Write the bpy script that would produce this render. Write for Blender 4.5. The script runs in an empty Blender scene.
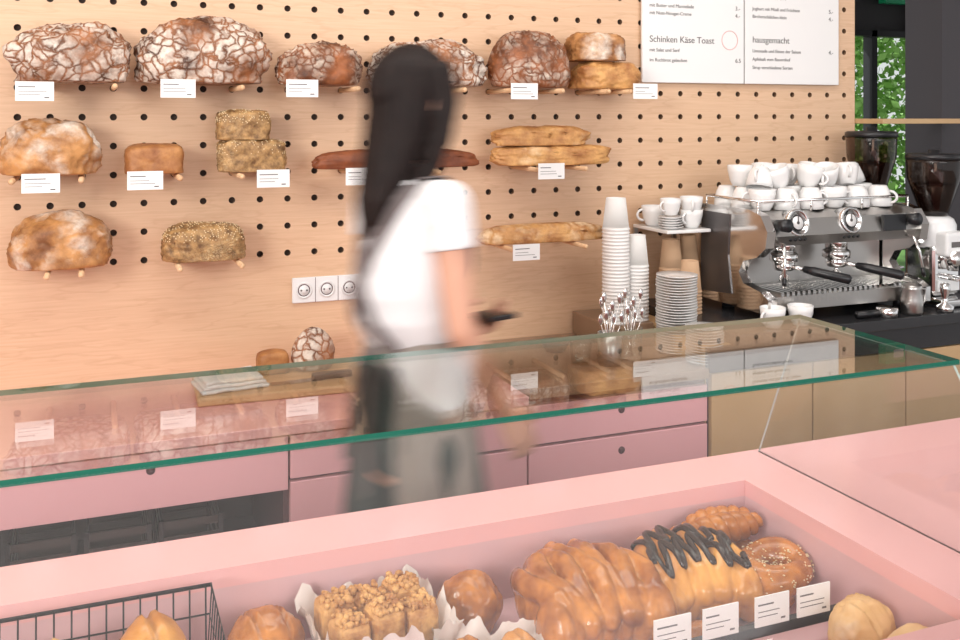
import bpy, bmesh, math, random
from mathutils import Vector, Matrix, noise
from mathutils.bvhtree import BVHTree
random.seed(7)
S = bpy.context.scene
COL = S.collection
try:
    S.view_settings.view_transform = 'Standard'
    S.view_settings.exposure = 0.0
except Exception:
    pass

# ------------------------------------------------------------------ materials
def pmat(name, color, rough=0.5, metal=0.0, **kw):
    m = bpy.data.materials.new(name); m.use_nodes = True
    b = m.node_tree.nodes['Principled BSDF']
    b.inputs['Base Color'].default_value = (*color, 1)
    b.inputs['Roughness'].default_value = rough
    b.inputs['Metallic'].default_value = metal
    for k, v in kw.items():
        b.inputs[k.replace('_', ' ')].default_value = v
    return m
def N(m, t): return m.node_tree.nodes.new(t)
def L(m, a, b): m.node_tree.links.new(a, b)
def ramp(m, src, stops):
    r = N(m, 'ShaderNodeValToRGB'); e = r.color_ramp.elements
    while len(e) < len(stops): e.new(0.5)
    for i, (p, c) in enumerate(stops):
        e[i].position = p; e[i].color = (*c, 1) if len(c) == 3 else c
    L(m, src, r.inputs[0]); return r.outputs[0]
def mixc(m, f, a, b):
    x = N(m, 'ShaderNodeMix'); x.data_type = 'RGBA'
    if isinstance(f, float): x.inputs[0].default_value = f
    else: L(m, f, x.inputs[0])
    for s, v in ((6, a), (7, b)):
        if isinstance(v, tuple): x.inputs[s].default_value = (*v, 1)
        else: L(m, v, x.inputs[s])
    return x.outputs[2]
def mathn(m, op, a, b=None):
    x = N(m, 'ShaderNodeMath'); x.operation = op
    for i, v in enumerate((a, b)):
        if v is None: continue
        if isinstance(v, (int, float)): x.inputs[i].default_value = v
        else: L(m, v, x.inputs[i])
    return x.outputs[0]
def noisetex(m, vec, scale, detail=4, rough=.55):
    n = N(m, 'ShaderNodeTexNoise'); n.inputs['Scale'].default_value = scale
    n.inputs['Detail'].default_value = detail; n.inputs['Roughness'].default_value = rough
    if vec: L(m, vec, n.inputs['Vector'])
    return n.outputs['Fac']
def objco(m, scale=(1, 1, 1)):
    t = N(m, 'ShaderNodeTexCoord'); mp = N(m, 'ShaderNodeMapping')
    mp.inputs['Scale'].default_value = scale
    L(m, t.outputs['Object'], mp.inputs['Vector']); return mp.outputs[0]
def bump(m, h, strength=.3, dist=.005):
    b = N(m, 'ShaderNodeBump'); b.inputs['Strength'].default_value = strength
    b.inputs['Distance'].default_value = dist
    L(m, h, b.inputs['Height']); L(m, b.outputs[0], m.node_tree.nodes['Principled BSDF'].inputs['Normal'])
def setcol(m, c): L(m, c, m.node_tree.nodes['Principled BSDF'].inputs['Base Color'])

def wood(name, a, b, sc=(1.2, 1, 14), rough=.5):
    m = pmat(name, a, rough); co = objco(m, sc)
    n1 = noisetex(m, co, 2.2, 6, .6)
    setcol(m, ramp(m, n1, [(.3, a), (.7, b)])); bump(m, n1, .08, .002)
    return m
def plywood(name, a, b, dark):
    m = pmat(name, a, .45); co = objco(m, (.7, 1, 4.5))
    n1 = noisetex(m, co, 1.4, 5, .55)
    rings = mathn(m, 'FRACT', mathn(m, 'MULTIPLY', n1, 11.0))
    g = ramp(m, rings, [(.0, (1, 1, 1)), (.12, (0, 0, 0)), (.85, (0, 0, 0)), (1.0, (1, 1, 1))])
    fine = noisetex(m, objco(m, (2, 1, 60)), 3, 4, .6)
    c = ramp(m, fine, [(.3, a), (.7, b)])
    c = mixc(m, mathn(m, 'MULTIPLY', g, .28), c, dark)
    setcol(m, c); return m
def crust(name, dark, light, flour=0.0, vs=28, fcol=(.74, .66, .58), gloss=.55, bs=.5, ns=14, cov=5.5, crev=None):
    m = pmat(name, light, gloss); oi = N(m, 'ShaderNodeObjectInfo')
    co0 = objco(m); sh = N(m, 'ShaderNodeVectorMath'); sh.operation = 'MULTIPLY_ADD'
    sh.inputs[1].default_value = (1, 1, 1); L(m, co0, sh.inputs[0]); L(m, oi.outputs['Random'], sh.inputs[2]); co = sh.outputs[0]
    n = noisetex(m, co, ns, 6, .62)
    c = ramp(m, n, [(.34, dark), (.66, light)])
    h = n
    if crev:
        g = N(m, 'ShaderNodeNewGeometry')
        pf = ramp(m, g.outputs['Pointiness'], [(.38, (.8, .8, .8)), (.48, (0, 0, 0))])
        c = mixc(m, pf, c, crev)
    if flour > 0:
        nd = N(m, 'ShaderNodeTexNoise'); nd.inputs['Scale'].default_value = 13; nd.inputs['Detail'].default_value = 5; L(m, co, nd.inputs['Vector'])
        va = N(m, 'ShaderNodeVectorMath'); va.operation = 'MULTIPLY_ADD'
        L(m, nd.outputs['Color'], va.inputs[0]); va.inputs[1].default_value = (.095,)*3; L(m, co, va.inputs[2])
        v = N(m, 'ShaderNodeTexVoronoi'); v.feature = 'DISTANCE_TO_EDGE'; v.inputs['Scale'].default_value = vs
        L(m, va.outputs[0], v.inputs['Vector'])
        f1 = ramp(m, v.outputs['Distance'], [(.02, (0, 0, 0)), (.18, (1, 1, 1))])
        f2 = ramp(m, noisetex(m, co, cov, 5, .6), [(.64-flour*.35, (0, 0, 0)), (.82-flour*.35, (1, 1, 1))])
        f3 = ramp(m, noisetex(m, co, 60, 4, .6), [(.3, (.55, .55, .55)), (.6, (1, 1, 1))])
        mu = mathn(m, 'MULTIPLY', f1, f2); mu = mathn(m, 'MULTIPLY', mu, f3); mu = mathn(m, 'MULTIPLY', mu, .97)
        c = mixc(m, mu, c, fcol)
        h = mathn(m, 'ADD', mu, n)
    setcol(m, c); bump(m, h, bs, .004)
    return m

M = {}
M['ply'] = plywood('plywood', (.67, .435, .275), (.74, .50, .33), (.54, .31, .17))
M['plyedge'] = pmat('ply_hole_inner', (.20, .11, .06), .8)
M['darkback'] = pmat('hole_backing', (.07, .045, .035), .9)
M['dowel'] = wood('dowel_wood', (.66, .40, .21), (.76, .52, .32), (3, 3, 3))
M['white'] = pmat('white_card', (.84, .83, .82), .5)
M['plastic'] = pmat('white_plastic', (.80, .80, .80), .3)
M['ink'] = pmat('ink', (.13, .12, .12), .7)
M['pink'] = pmat('pink_laminate', (.78, .41, .44), .32)
M['pinktop'] = pmat('pink_top', (.88, .485, .485), .14)
M['pinkwell'] = pmat('pink_well', (.72, .45, .47), .35)
M['gap'] = pmat('dark_gap', (.10, .04, .045), .8)
M['dark'] = pmat('dark_grey_paint', (.045, .04, .045), .6)
M['black'] = pmat('black_plastic', (.012, .012, .014), .35)
M['blackmetal'] = pmat('black_wire', (.02, .02, .022), .4, .6)
M['slab'] = pmat('black_stone', (.03, .03, .033), .25)
M['steeltop'] = pmat('brown_laminate', (.30, .19, .12), .3)
M['chrome'] = pmat('chrome', (.78, .77, .76), .12, 1)
M['steel'] = pmat('brushed_steel', (.50, .48, .46), .3, 1)
M['darksteel'] = pmat('dark_steel', (.16, .15, .15), .3, .8)
M['porcelain'] = pmat('porcelain', (.82, .81, .80), .18)
M['paper'] = pmat('paper_cup', (.82, .80, .78), .55)
M['kraft'] = pmat('kraft_paper', (.56, .36, .22), .7)
M['cab'] = wood('cabinet_wood', (.50, .32, .16), (.62, .42, .23), (1, 1, 1))
M['board'] = wood('board_wood', (.60, .36, .18), (.70, .46, .26), (2, 8, 2))
M['cloth'] = pmat('linen', (.76, .75, .75), .9)
M['blade'] = pmat('blade', (.6, .6, .6), .25, 1)
M['floor'] = wood('floor_concrete', (.30, .27, .25), (.40, .36, .33), (1, 1, 1), .6)
M['ceil'] = pmat('ceiling_paint', (.80, .79, .78), .8)
M['green'] = pmat('exit_green', (.02, .45, .2), .4)
M['skin'] = pmat('skin', (.66, .36, .25), .5)
M['shirt'] = pmat('white_tshirt', (.76, .75, .76), .85)
M['apron'] = pmat('apron_khaki', (.30, .265, .235), .85)
M['strap'] = pmat('apron_strap', (.15, .125, .125), .8)
M['trousers'] = pmat('dark_trousers', (.035, .05, .045), .85)
M['shoe'] = pmat('shoe', (.05, .05, .05), .6)
M['lip'] = pmat('lip', (.55, .16, .15), .4)
M['logo'] = pmat('logo_pink', (.75, .40, .38), .5)
m = M['hair'] = pmat('dark_hair', (.022, .014, .012), .55)
m.node_tree.nodes['Principled BSDF'].inputs['Specular IOR Level'].default_value = .2
hn = noisetex(m, objco(m, (60, 60, 3)), 3, 4, .6)
setcol(m, ramp(m, hn, [(.3, (.005, .003, .003)), (.75, (.022, .012, .010))])); bump(m, hn, .5, .003)
m = M['shirt']; bump(m, noisetex(m, objco(m), 9, 3, .5), .5, .02)
m = M['apron']; bump(m, noisetex(m, objco(m, (6, 6, 1.2)), 3, 3, .5), .6, .02)

# bread
M['rye'] = crust('rye_flour', (.075, .025, .011), (.38, .14, .048), .84, 29, bs=.8, fcol=(.80, .71, .62))
M['rye2'] = crust('rye_flour_b', (.070, .022, .009), (.34, .11, .035), .66, 30, bs=.8, fcol=(.76, .65, .54))
M['rustic'] = crust('rustic', (.20, .072, .022), (.60, .29, .10), .62, 7, cov=6.5, fcol=(.86, .78, .68), bs=.6)
M['tin'] = crust('tin_loaf', (.25, .085, .026), (.54, .25, .085), 0)
M['seed'] = crust('seed_loaf', (.13, .06, .02), (.54, .32, .13), .35, 90, (.64, .47, .27), ns=40, bs=.9)
M['bag'] = crust('baguette', (.32, .12, .035), (.70, .38, .135), .35, 14, (.84, .64, .41))
M['bagdark'] = crust('dark_baguette', (.12, .030, .011), (.28, .08, .025), 0)
M['gold'] = crust('golden_bun', (.42, .14, .022), (.78, .36, .085), 0, gloss=.2, bs=.25, crev=(.84, .54, .22))
M['gold2'] = crust('deep_golden', (.26, .066, .012), (.66, .25, .048), 0, gloss=.18, bs=.3, ns=18, crev=(.80, .46, .16))
M['pale'] = crust('pale_roll', (.62, .33, .12), (.80, .51, .25), .2, 20)
M['streusel'] = crust('streusel', (.38, .14, .033), (.78, .43, .15), .1, 80, (.84, .60, .33), bs=1, ns=40)
M['choc'] = pmat('chocolate', (.026, .010, .006), .25)
M['sesame'] = pmat('sesame', (.80, .64, .40), .5)
M['parch'] = pmat('parchment', (.78, .68, .64), .6)

# glass : thin sheet, Schlick reflectance, same for every ray
def glassmat(name, tint, k=1.0):
    m = bpy.data.materials.new(name); m.use_nodes = True
    nt = m.node_tree; nt.nodes.remove(nt.nodes['Principled BSDF'])
    out = nt.nodes['Material Output']
    g = N(m, 'ShaderNodeNewGeometry'); d = N(m, 'ShaderNodeVectorMath'); d.operation = 'DOT_PRODUCT'
    L(m, g.outputs['Normal'], d.inputs[0]); L(m, g.outputs['Incoming'], d.inputs[1])
    c = mathn(m, 'ABSOLUTE', d.outputs['Value']); c = mathn(m, 'SUBTRACT', 1.0, c); c = mathn(m, 'POWER', c, 5.0)
    c = mathn(m, 'MULTIPLY', c, .96); c = mathn(m, 'ADD', c, .04); c = mathn(m, 'MULTIPLY', c, k); c = mathn(m, 'MINIMUM', c, 1.0)
    t = N(m, 'ShaderNodeBsdfTransparent'); t.inputs[0].default_value = (*tint, 1)
    gl = N(m, 'ShaderNodeBsdfGlossy'); gl.inputs['Roughness'].default_value = 0.01
    mx = N(m, 'ShaderNodeMixShader'); L(m, c, mx.inputs[0]); L(m, t.outputs[0], mx.inputs[1]); L(m, gl.outputs[0], mx.inputs[2])
    L(m, mx.outputs[0], out.inputs[0]); return m
M['glass'] = glassmat('clear_glass', (.97, .99, .975), 1.3)
M['glassf'] = glassmat('front_glass', (.99, .995, .99), 1.7)
M['smoke'] = glassmat('smoked_plastic', (.42, .33, .28), 1.2)
M['gedge'] = pmat('glass_edge', (.010, .12, .08), .12)
M['gedge2'] = pmat('glass_edge_pale', (.50, .58, .54), .15)
M['leaf'] = pmat('leaf', (.22, .42, .09), .6)
M['lawn'] = pmat('grass', (.10, .22, .04), .8)

# ------------------------------------------------------------------ mesh builder
class Bd:
    def __init__(s): s.bm = bmesh.new(); s.mats = []
    def mi(s, k):
        m = M[k]
        if m not in s.mats: s.mats.append(m)
        return s.mats.index(m)
    def _add(s, verts, faces, k, smooth=False, mtx=None):
        i = s.mi(k); vs = [s.bm.verts.new(mtx @ Vector(v) if mtx else Vector(v)) for v in verts]
        for f in faces:
            try:
                fc = s.bm.faces.new([vs[j] for j in f]); fc.material_index = i; fc.smooth = smooth
            except ValueError: pass
        return vs
    def box(s, lo, hi, k, mtx=None, bev=0):
        x0, y0, z0 = lo; x1, y1, z1 = hi
        v = [(x0, y0, z0), (x1, y0, z0), (x1, y1, z0), (x0, y1, z0), (x0, y0, z1), (x1, y0, z1), (x1, y1, z1), (x0, y1, z1)]
        f = [(0, 3, 2, 1), (4, 5, 6, 7), (0, 1, 5, 4), (1, 2, 6, 5), (2, 3, 7, 6), (3, 0, 4, 7)]
        vs = s._add(v, f, k, False, mtx)
        if bev > 0:
            ed = list({e for q in vs for e in q.link_edges})
            bmesh.ops.bevel(s.bm, geom=ed, offset=bev, segments=3, affect='EDGES', profile=.5, material=-1)
        return s
    def prism(s, poly, x0, x1, k):   # poly in (y,z)
        n = len(poly)
        v = [(x0, a, b) for a, b in poly]+[(x1, a, b) for a, b in poly]
        f = [tuple(range(n)), tuple(range(2*n-1, n-1, -1))]+[(i, i+n, (i+1) % n+n, (i+1) % n) for i in range(n)]
        s._add(v, f, k); return s
    def lathe(s, prof, loc, k, seg=24, mtx=None, cap=True):
        v = []; f = []
        for r, z in prof:
            for i in range(seg):
                a = 2*math.pi*i/seg; v.append((r*math.cos(a), r*math.sin(a), z))
        for j in range(len(prof)-1):
            for i in range(seg):
                a = j*seg+i; b = j*seg+(i+1) % seg; f.append((a, b, b+seg, a+seg))
        if cap:
            f.append(tuple(range(seg-1, -1, -1))); f.append(tuple((len(prof)-1)*seg+i for i in range(seg)))
        T = Matrix.Translation(loc)
        if mtx: T = T @ mtx
        s._add(v, f, k, True, T); return s
    def cyl(s, p0, p1, r0, k, r1=None, seg=16):
        p0 = Vector(p0); p1 = Vector(p1); r1 = r0 if r1 is None else r1
        d = p1-p0; q = d.to_track_quat('Z', 'Y').to_matrix().to_4x4()
        return s.lathe([(r0, 0), (r1, d.length)], p0, k, seg, q)
    def tube(s, pts, r, k, seg=8, closed=False):
        pts = [Vector(p) for p in pts]; n = len(pts); v = []; f = []
        up = Vector((0, 0, 1)); prevx = None
        for i, p in enumerate(pts):
            a = pts[(i-1) % n] if (i > 0 or closed) else p; b = pts[(i+1) % n] if (i < n-1 or closed) else p
            t = (b-a).normalized()
            x = prevx - t*prevx.dot(t) if prevx is not None else t.cross(up)
            if x.length < 1e-4: x = t.cross(Vector((1, 0, 0)))
            x.normalize(); y = t.cross(x); prevx = x
            rr = r[i] if isinstance(r, (list, tuple)) else r
            for j in range(seg):
                an = 2*math.pi*j/seg; v.append(p+(x*math.cos(an)+y*math.sin(an))*rr)
        for i in range(n if closed else n-1):
            for j in range(seg):
                a = i*seg+j; b = i*seg+(j+1) % seg; c = ((i+1) % n)*seg
                f.append((a, b, c+(j+1) % seg, c+j))
        if not closed:
            f.append(tuple(range(seg-1, -1, -1))); f.append(tuple((n-1)*seg+j for j in range(seg)))
        s._add(v, f, k, True); return s
    def ball(s, c, r, k, mtx=None, seg=16, fn=None):
        if not isinstance(r, (tuple, list)): r = (r, r, r)
        v = [(0, 0, -1)]; f = []; rings = seg//2
        for j in range(1, rings):
            t = math.pi*j/rings
            for i in range(seg):
                a = 2*math.pi*i/seg; v.append((math.sin(t)*math.cos(a), math.sin(t)*math.sin(a), -math.cos(t)))
        v.append((0, 0, 1)); l = len(v)-1
        for i in range(seg): f.append((0, 1+(i+1) % seg, 1+i))
        for j in range(rings-2):
            for i in range(seg):
                a = 1+j*seg+i; b = 1+j*seg+(i+1) % seg; f.append((a, b, b+seg, a+seg))
        o = 1+(rings-2)*seg
        for i in range(seg): f.append((o+i, o+(i+1) % seg, l))
        T = Matrix.Translation(c)
        if mtx: T = T @ mtx
        v = [Vector((x*r[0], y*r[1], z*r[2])) for x, y, z in v]
        vs = s._add(v, f, k, True, T)
        if fn:
            for q in vs: q.co = Vector(fn(q.co))
        return s
    def loft(s, rings, k, seg=32, a0=0, a1=2*math.pi, cap=True):   # rings: (cx,cy,z,rx,ry)
        v = []; f = []; full = abs(a1-a0-2*math.pi) < 1e-6; n = seg if full else seg+1
        for cx, cy, z, rx, ry in rings:
            for i in range(n):
                a = a0+(a1-a0)*i/seg; v.append((cx+rx*math.cos(a), cy+ry*math.sin(a), z))
        for j in range(len(rings)-1):
            for i in range(n if full else n-1):
                a = j*n+i; b = j*n+(i+1) % n; f.append((a, b, b+n, a+n))
        if cap and full:
            f.append(tuple(range(n-1, -1, -1))); f.append(tuple((len(rings)-1)*n+i for i in range(n)))
        s._add(v, f, k, True); return s
    def chain(s, pts, k='skin', seg=16):   # [(pt, r)...]
        for i, (p, r) in enumerate(pts):
            s.ball(p, r, k, seg=seg)
            if i: s.cyl(pts[i-1][0], p, pts[i-1][1], k, r, seg)
        return s
    def done(s, name, parent=None, loc=None, rotz=0, origin=None, remesh=0, smooth=0):
        if origin is not None:
            bmesh.ops.translate(s.bm, verts=s.bm.verts, vec=-Vector(origin))
        if not remesh: bmesh.ops.recalc_face_normals(s.bm, faces=s.bm.faces)
        me = bpy.data.meshes.new(name); s.bm.to_mesh(me); s.bm.free()
        for m in s.mats: me.materials.append(m)
        o = bpy.data.objects.new(name, me); COL.objects.link(o)
        if remesh:
            r = o.modifiers.new('r', 'REMESH'); r.mode = 'VOXEL'; r.voxel_size = remesh; r.use_smooth_shade = True
            if smooth:
                q = o.modifiers.new('s', 'SMOOTH'); q.iterations = smooth; q.factor = .5
            dg = bpy.context.evaluated_depsgraph_get(); dg.update()
            nm = bpy.data.meshes.new_from_object(o.evaluated_get(dg))
            o.modifiers.clear(); o.data = nm
            if not nm.materials:
                for m in s.mats: nm.materials.append(m)
            for p in nm.polygons: p.use_smooth = True
        if origin is not None: o.location = origin
        if loc is not None: o.location = loc
        o.rotation_euler[2] = rotz
        if parent: o.parent = parent
        return o
def empty(name, loc=(0, 0, 0), rotz=0):
    e = bpy.data.objects.new(name, None); e.location = loc; e.rotation_euler[2] = rotz; e.empty_display_size = .1
    COL.objects.link(e); return e
def text(body, size, loc, parent=None, name='lettering', k='ink'):
    c = bpy.data.curves.new(name, 'FONT'); c.body = body; c.size = size; c.extrude = .0006
    o = bpy.data.objects.new(name, c); o.location = loc; o.rotation_euler = (math.pi/2, 0, 0)
    c.materials.append(M[k]); COL.objects.link(o)
    if parent: o.parent = parent
    return o

# ------------------------------------------------------------------ room shell
WY = 3.10; SP = .0867
b = Bd(); b.box((-3, -3.2, -.1), (7, 5.2, 0), 'floor'); b.done('floor')
b = Bd(); b.box((-3, -3.2, 3.0), (7, 5.2, 3.1), 'ceil'); b.done('ceiling')
b = Bd(); b.box((-3.1, -3.2, 0), (-3, 3.3, 3.0), 'ceil'); b.done('wall_left')
# perforated plywood wall
b = Bd()
x0 = -1.2; nc = 47; zb0 = 1.16-SP/2; nr = 21
x1 = x0+nc*SP; zt0 = zb0+nr*SP
b.box((-3, WY, 0), (x1, WY+.018, zb0), 'ply')
b.box((-3, WY, zb0), (x0, WY+.018, zt0), 'ply')
b.box((-3, WY, zt0), (x1, WY+.018, 3.0), 'ply')
b.box((x1, WY, 0), (x1+.012, WY+.2, 3.0), 'ply')
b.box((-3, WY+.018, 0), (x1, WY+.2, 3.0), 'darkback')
ip = b.mi('ply'); ie = b.mi('plyedge')
SEG = 16; HR = .0102
for i in range(nc):
    for j in range(nr):
        cx = x0+(i+.5)*SP; cz = zb0+(j+.5)*SP; h = SP/2
        ring = []; sq = []; bk = []
        for q in range(SEG):
            a = 2*math.pi*q/SEG; c, sn = math.cos(a), math.sin(a); mx = max(abs(c), abs(sn))
            ring.append(b.bm.verts.new((cx+HR*c, WY, cz+HR*sn)))
            sq.append(b.bm.verts.new((cx+h*c/mx, WY, cz+h*sn/mx)))
            bk.append(b.bm.verts.new((cx+HR*c, WY+.0175, cz+HR*sn)))
        for q in range(SEG):
            r = (q+1) % SEG
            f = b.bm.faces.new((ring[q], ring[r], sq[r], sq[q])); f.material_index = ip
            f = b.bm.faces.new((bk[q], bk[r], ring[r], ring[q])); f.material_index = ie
b.done('wall_back')
def snap(x): return x0+(round((x-x0)/SP-.5)+.5)*SP
# passage to the right
b = Bd(); b.box((3.36, 3.1, 0), (7, 3.3, 3.0), 'dark'); b.done('wall_right')
b = Bd()
b.box((2.9, 5.0, 0), (4.60, 5.15, 3.0), 'dark'); b.box((5.45, 5.0, 0), (7, 5.15, 3.0), 'dark')
b.box((4.60, 5.0, 0), (5.45, 5.15, .5), 'dark'); b.box((4.60, 5.0, 2.16), (5.45, 5.15, 3.0), 'dark')
b.done('wall_far')
b = Bd()
for xx, ww in ((4.60, .03), (4.775, .045), (5.41, .04)): b.box((xx, 4.97, .5), (xx+ww, 5.05, 2.16), 'black')
for zz in (.5, 2.12): b.box((4.60, 4.97, zz), (5.45, 5.05, zz+.04), 'black')
b.box((4.61, 5.005, .52), (5.43, 5.01, 2.14), 'glass')
b.done('window_1')
b = Bd()
for i in range(9): b.cyl((5.20+i*.028, 4.92+.008*(i % 2), .05), (5.20+i*.028, 4.92+.008*(i % 2), 2.35), .017, 'dark', seg=10)
b.done('curtain')
b = Bd(); b.box((4.85, 4.93, 2.34), (5.15, 4.99, 2.46), 'green')
b.box((4.92, 4.925, 2.37), (5.0, 4.931, 2.42), 'white'); b.done('exit_sign')
# tree outside
b = Bd(); b.tube([(9.4, 9, -.49), (9.35, 9, 1.2), (9.5, 9.1, 2.6), (9.4, 9, 3.6)], [.16, .13, .1, .05], 'kraft')
il = b.mi('leaf')
for q in range(14000):
    c = Vector((random.gauss(9.0, 1.6), random.uniform(8.6, 12), random.uniform(.0, 4.6)))
    a = Vector((random.uniform(-1, 1), random.uniform(-1, 1), random.uniform(-1, 1))).normalized()
    t = a.orthogonal().normalized()*.075; n = a.cross(t).normalized()*.042
    vs = [b.bm.verts.new(c+t), b.bm.verts.new(c+n), b.bm.verts.new(c-t), b.bm.verts.new(c-n)]
    f = b.bm.faces.new(vs); f.material_index = il
b.done('tree')
b = Bd(); b.box((3, 5.3, -.6), (16, 16, -.5), 'lawn'); b.done('lawn')

# ------------------------------------------------------------------ menu sign
e = empty('menu_sign', (1.873, 3.09, 1.72))
b = Bd(); b.box((0, -.012, 0), (.451, 0, .80), 'white', bev=.002); b.box((.457, -.012, 0), (.912, 0, .80), 'white', bev=.002)
b.box((.451, -.006, 0), (.457, 0, .8), 'ink')
b.tube([(.385+.036*math.cos(a*math.pi/12), -.0125, .165+.036*math.sin(a*math.pi/12)) for a in range(24)], .0014, 'logo', 6, True)
b.done('panels', parent=e)
rows = [("s\u00fcsses Brot", .040, .03, .312), ("mit Butter und Marmelade", .018, .03, .280), ("3.-", .022, .41, .280),
        ("mit Nuss-Nougat-Creme", .018, .03, .252), ("4.-", .022, .41, .252),
        ("Schinken K\u00e4se Toast", .034, .03, .150), ("mit Salat und Senf", .018, .03, .115), ("6.5", .022, .41, .080), ("im Ruchbrot gebacken", .018, .03, .078),
        ("Fr\u00fchst\u00fcck", .040, .49, .330), ("Joghurt mit M\u00fcsli und Fr\u00fcchten", .018, .49, .285), ("5.-", .022, .86, .285),
        ("Birchersch\u00e4lchen klein", .018, .49, .255), ("4.-", .022, .86, .255),
        ("hausgemacht", .034, .49, .160), ("Limonade und Eistee der Saison", .018, .49, .122), ("4.-", .022, .86, .122),
        ("Apfelsaft vom Bauernhof", .018, .49, .090), ("Sirup verschiedene Sorten", .018, .49, .058)]
for t, s_, x, z in rows: text(t, s_, (x, -.0125, z), e)

# ------------------------------------------------------------------ loaves
def loaf(name, xa, xb, zb, zt, mat, cy=2.985, d=.19, seed=0, boxy=0, rough=.07, scores=0, sub=5, rotz=0, seeds=0, cracks=0):
    w = xb-xa; h = zt-zb; bm = bmesh.new(); bmesh.ops.create_icosphere(bm, subdivisions=sub, radius=1)
    n = 2+boxy*4
    off = Vector((seed*3.7, seed*1.3, seed*2.1))
    for v in bm.verts:
        p = v.co.copy()
        k = (abs(p.x)**n+abs(p.y)**n+abs(p.z)**n)**(1/n); p /= k
        q = 1+rough*noise.noise(p*1.7+off)+rough*.45*noise.noise(p*5+off)+rough*.2*noise.noise(p*13+off)
        if cracks and p.z > -.3:
            nn = noise.noise(Vector((p.x*2.2, p.y*2.2, p.z*2.2))*1.1+off*1.7)+.25*noise.noise(p*6+off)
            q -= cracks*math.exp(-(nn/.055)**2)
            q += cracks*.5*math.exp(-((abs(nn)-.11)/.05)**2)
        p *= q
        if scores and p.z > -.2:
            for i in range(scores):
                xk = -.72+1.44*(i+.5)/scores
                s_ = p.x-xk+.28*p.y
                wd = .55/scores*.5
                p.z += (-.16*math.exp(-(s_/(wd*.35))**2)+.05*math.exp(-((abs(s_)-wd*.7)/(wd*.4))**2))*max(0, min(1, p.z+.2))
        if p.z < -.5: p.z = -.5+(p.z+.5)*.12
        v.co = p
    mn = [min(v.co[i] for v in bm.verts) for i in range(3)]; mx = [max(v.co[i] for v in bm.verts) for i in range(3)]
    sz = (w, d, h)
    for v in bm.verts:
        for i in range(3):
            t = (v.co[i]-mn[i])/(mx[i]-mn[i])
            v.co[i] = t*h if i == 2 else (t-.5)*sz[i]
    mats = [M[mat]]
    if seeds:
        mats.append(M['sesame']); bm.verts.ensure_lookup_table()
        cand = [v.co.copy() for v in bm.verts if v.co.z > h*.55]
        for c in random.sample(cand, min(seeds, len(cand))):
            r = bmesh.ops.create_icosphere(bm, subdivisions=1, radius=.0020, matrix=Matrix.Translation(c))
            for v in r['verts']:
                for f in v.link_faces: f.material_index = 1
    for f in bm.faces: f.smooth = True
    me = bpy.data.meshes.new(name); bm.to_mesh(me); bm.free()
    for m in mats: me.materials.append(m)
    o = bpy.data.objects.new(name, me); o.location = ((xa+xb)/2, cy, zb); o.rotation_euler[2] = rotz; COL.objects.link(o); return o
pegx = []
def wl(name, xa, xb, zb, zt, mat, **k):
    row = min((1.68, 1.42, 1.16), key=lambda r: abs(r-zb)); base = row+.0085
    o = loaf(name, xa, xb, base, zt, mat, **k)
    w = xb-xa
    a, c = snap(xa+w*.25), snap(xa+w*.75)
    if a == c: c = a+SP
    for x in (a, c): pegx.append((x, row))
    return o
wl('rye_loaf', -.231, .106, 1.688, 1.868, 'rye', seed=1, rough=.16, d=.2, boxy=.12, cracks=.05)
wl('rye_loaf', .110, .508, 1.692, 1.898, 'rye', seed=2, rough=.14, d=.2, boxy=.14, cracks=.05)
wl('crusty_loaf', .520, .790, 1.690, 1.833, 'rye2', seed=3, rough=.16, d=.18, scores=3, boxy=.1, cracks=.05)
wl('rye_loaf', .806, 1.213, 1.697, 1.850, 'rye', seed=4, rough=.14, d=.2, boxy=.12, cracks=.05)
wl('round_loaf', 1.221, 1.515, 1.664, 1.888, 'rye2', seed=5, rough=.08, d=.19, boxy=.1, cracks=.07)
wl('wheat_loaf', 1.535, 1.79, 1.680, 1.791, 'bag', seed=6, boxy=.4, d=.16, rough=.13, cracks=.05)
loaf('wheat_loaf', 1.525, 1.735, 1.785, 1.888, 'rustic', seed=7, boxy=.4, d=.15, rough=.13, cracks=.05)
wl('farmhouse_loaf', -.262, .027, 1.417, 1.592, 'rustic', seed=8, rough=.14, d=.2, boxy=.1, cracks=.06)
wl('tin_loaf', .084, .250, 1.433, 1.518, 'tin', seed=9, boxy=.8, d=.13, rough=.06, cracks=.03)
wl('seeded_loaf', .342, .551, 1.425, 1.528, 'seed', seed=10, boxy=.9, d=.13, rough=.09, seeds=250, cracks=.04)
loaf('seeded_loaf', .340, .502, 1.524, 1.618, 'seed', seed=11, boxy=.9, d=.12, rough=.09, seeds=250, cracks=.04)
wl('dark_baguette', .631, 1.192, 1.434, 1.494, 'bagdark', seed=12, d=.08, rough=.07, scores=4, cy=2.99, boxy=.15)
wl('baguette', 1.228, 1.683, 1.420, 1.502, 'bag', seed=13, d=.10, rough=.12, scores=5, cy=2.98, boxy=.3)
loaf('baguette', 1.232, 1.60, 1.495, 1.566, 'bag', seed=14, d=.09, rough=.12, scores=4, cy=2.985, boxy=.3)
wl('farmhouse_loaf', -.223, .054, 1.167, 1.334, 'rustic', seed=15, rough=.11, d=.19, boxy=.15, cracks=.06)
wl('seeded_loaf', .183, .430, 1.163, 1.282, 'seed', seed=16, boxy=.35, rough=.09, d=.15, seeds=400, cracks=.05)
wl('baguette', 1.178, 1.675, 1.148, 1.233, 'bag', seed=17, d=.09, rough=.08, scores=5, cy=2.98, boxy=.15)
b = Bd()
for x, z in pegx:
    b.cyl((x, WY+.015, z), (x, 2.875, z), .008, 'dowel', seg=12); b.ball((x, 2.875, z), .0085, 'dowel', seg=10)
b.done('shelf_pegs')
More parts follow.
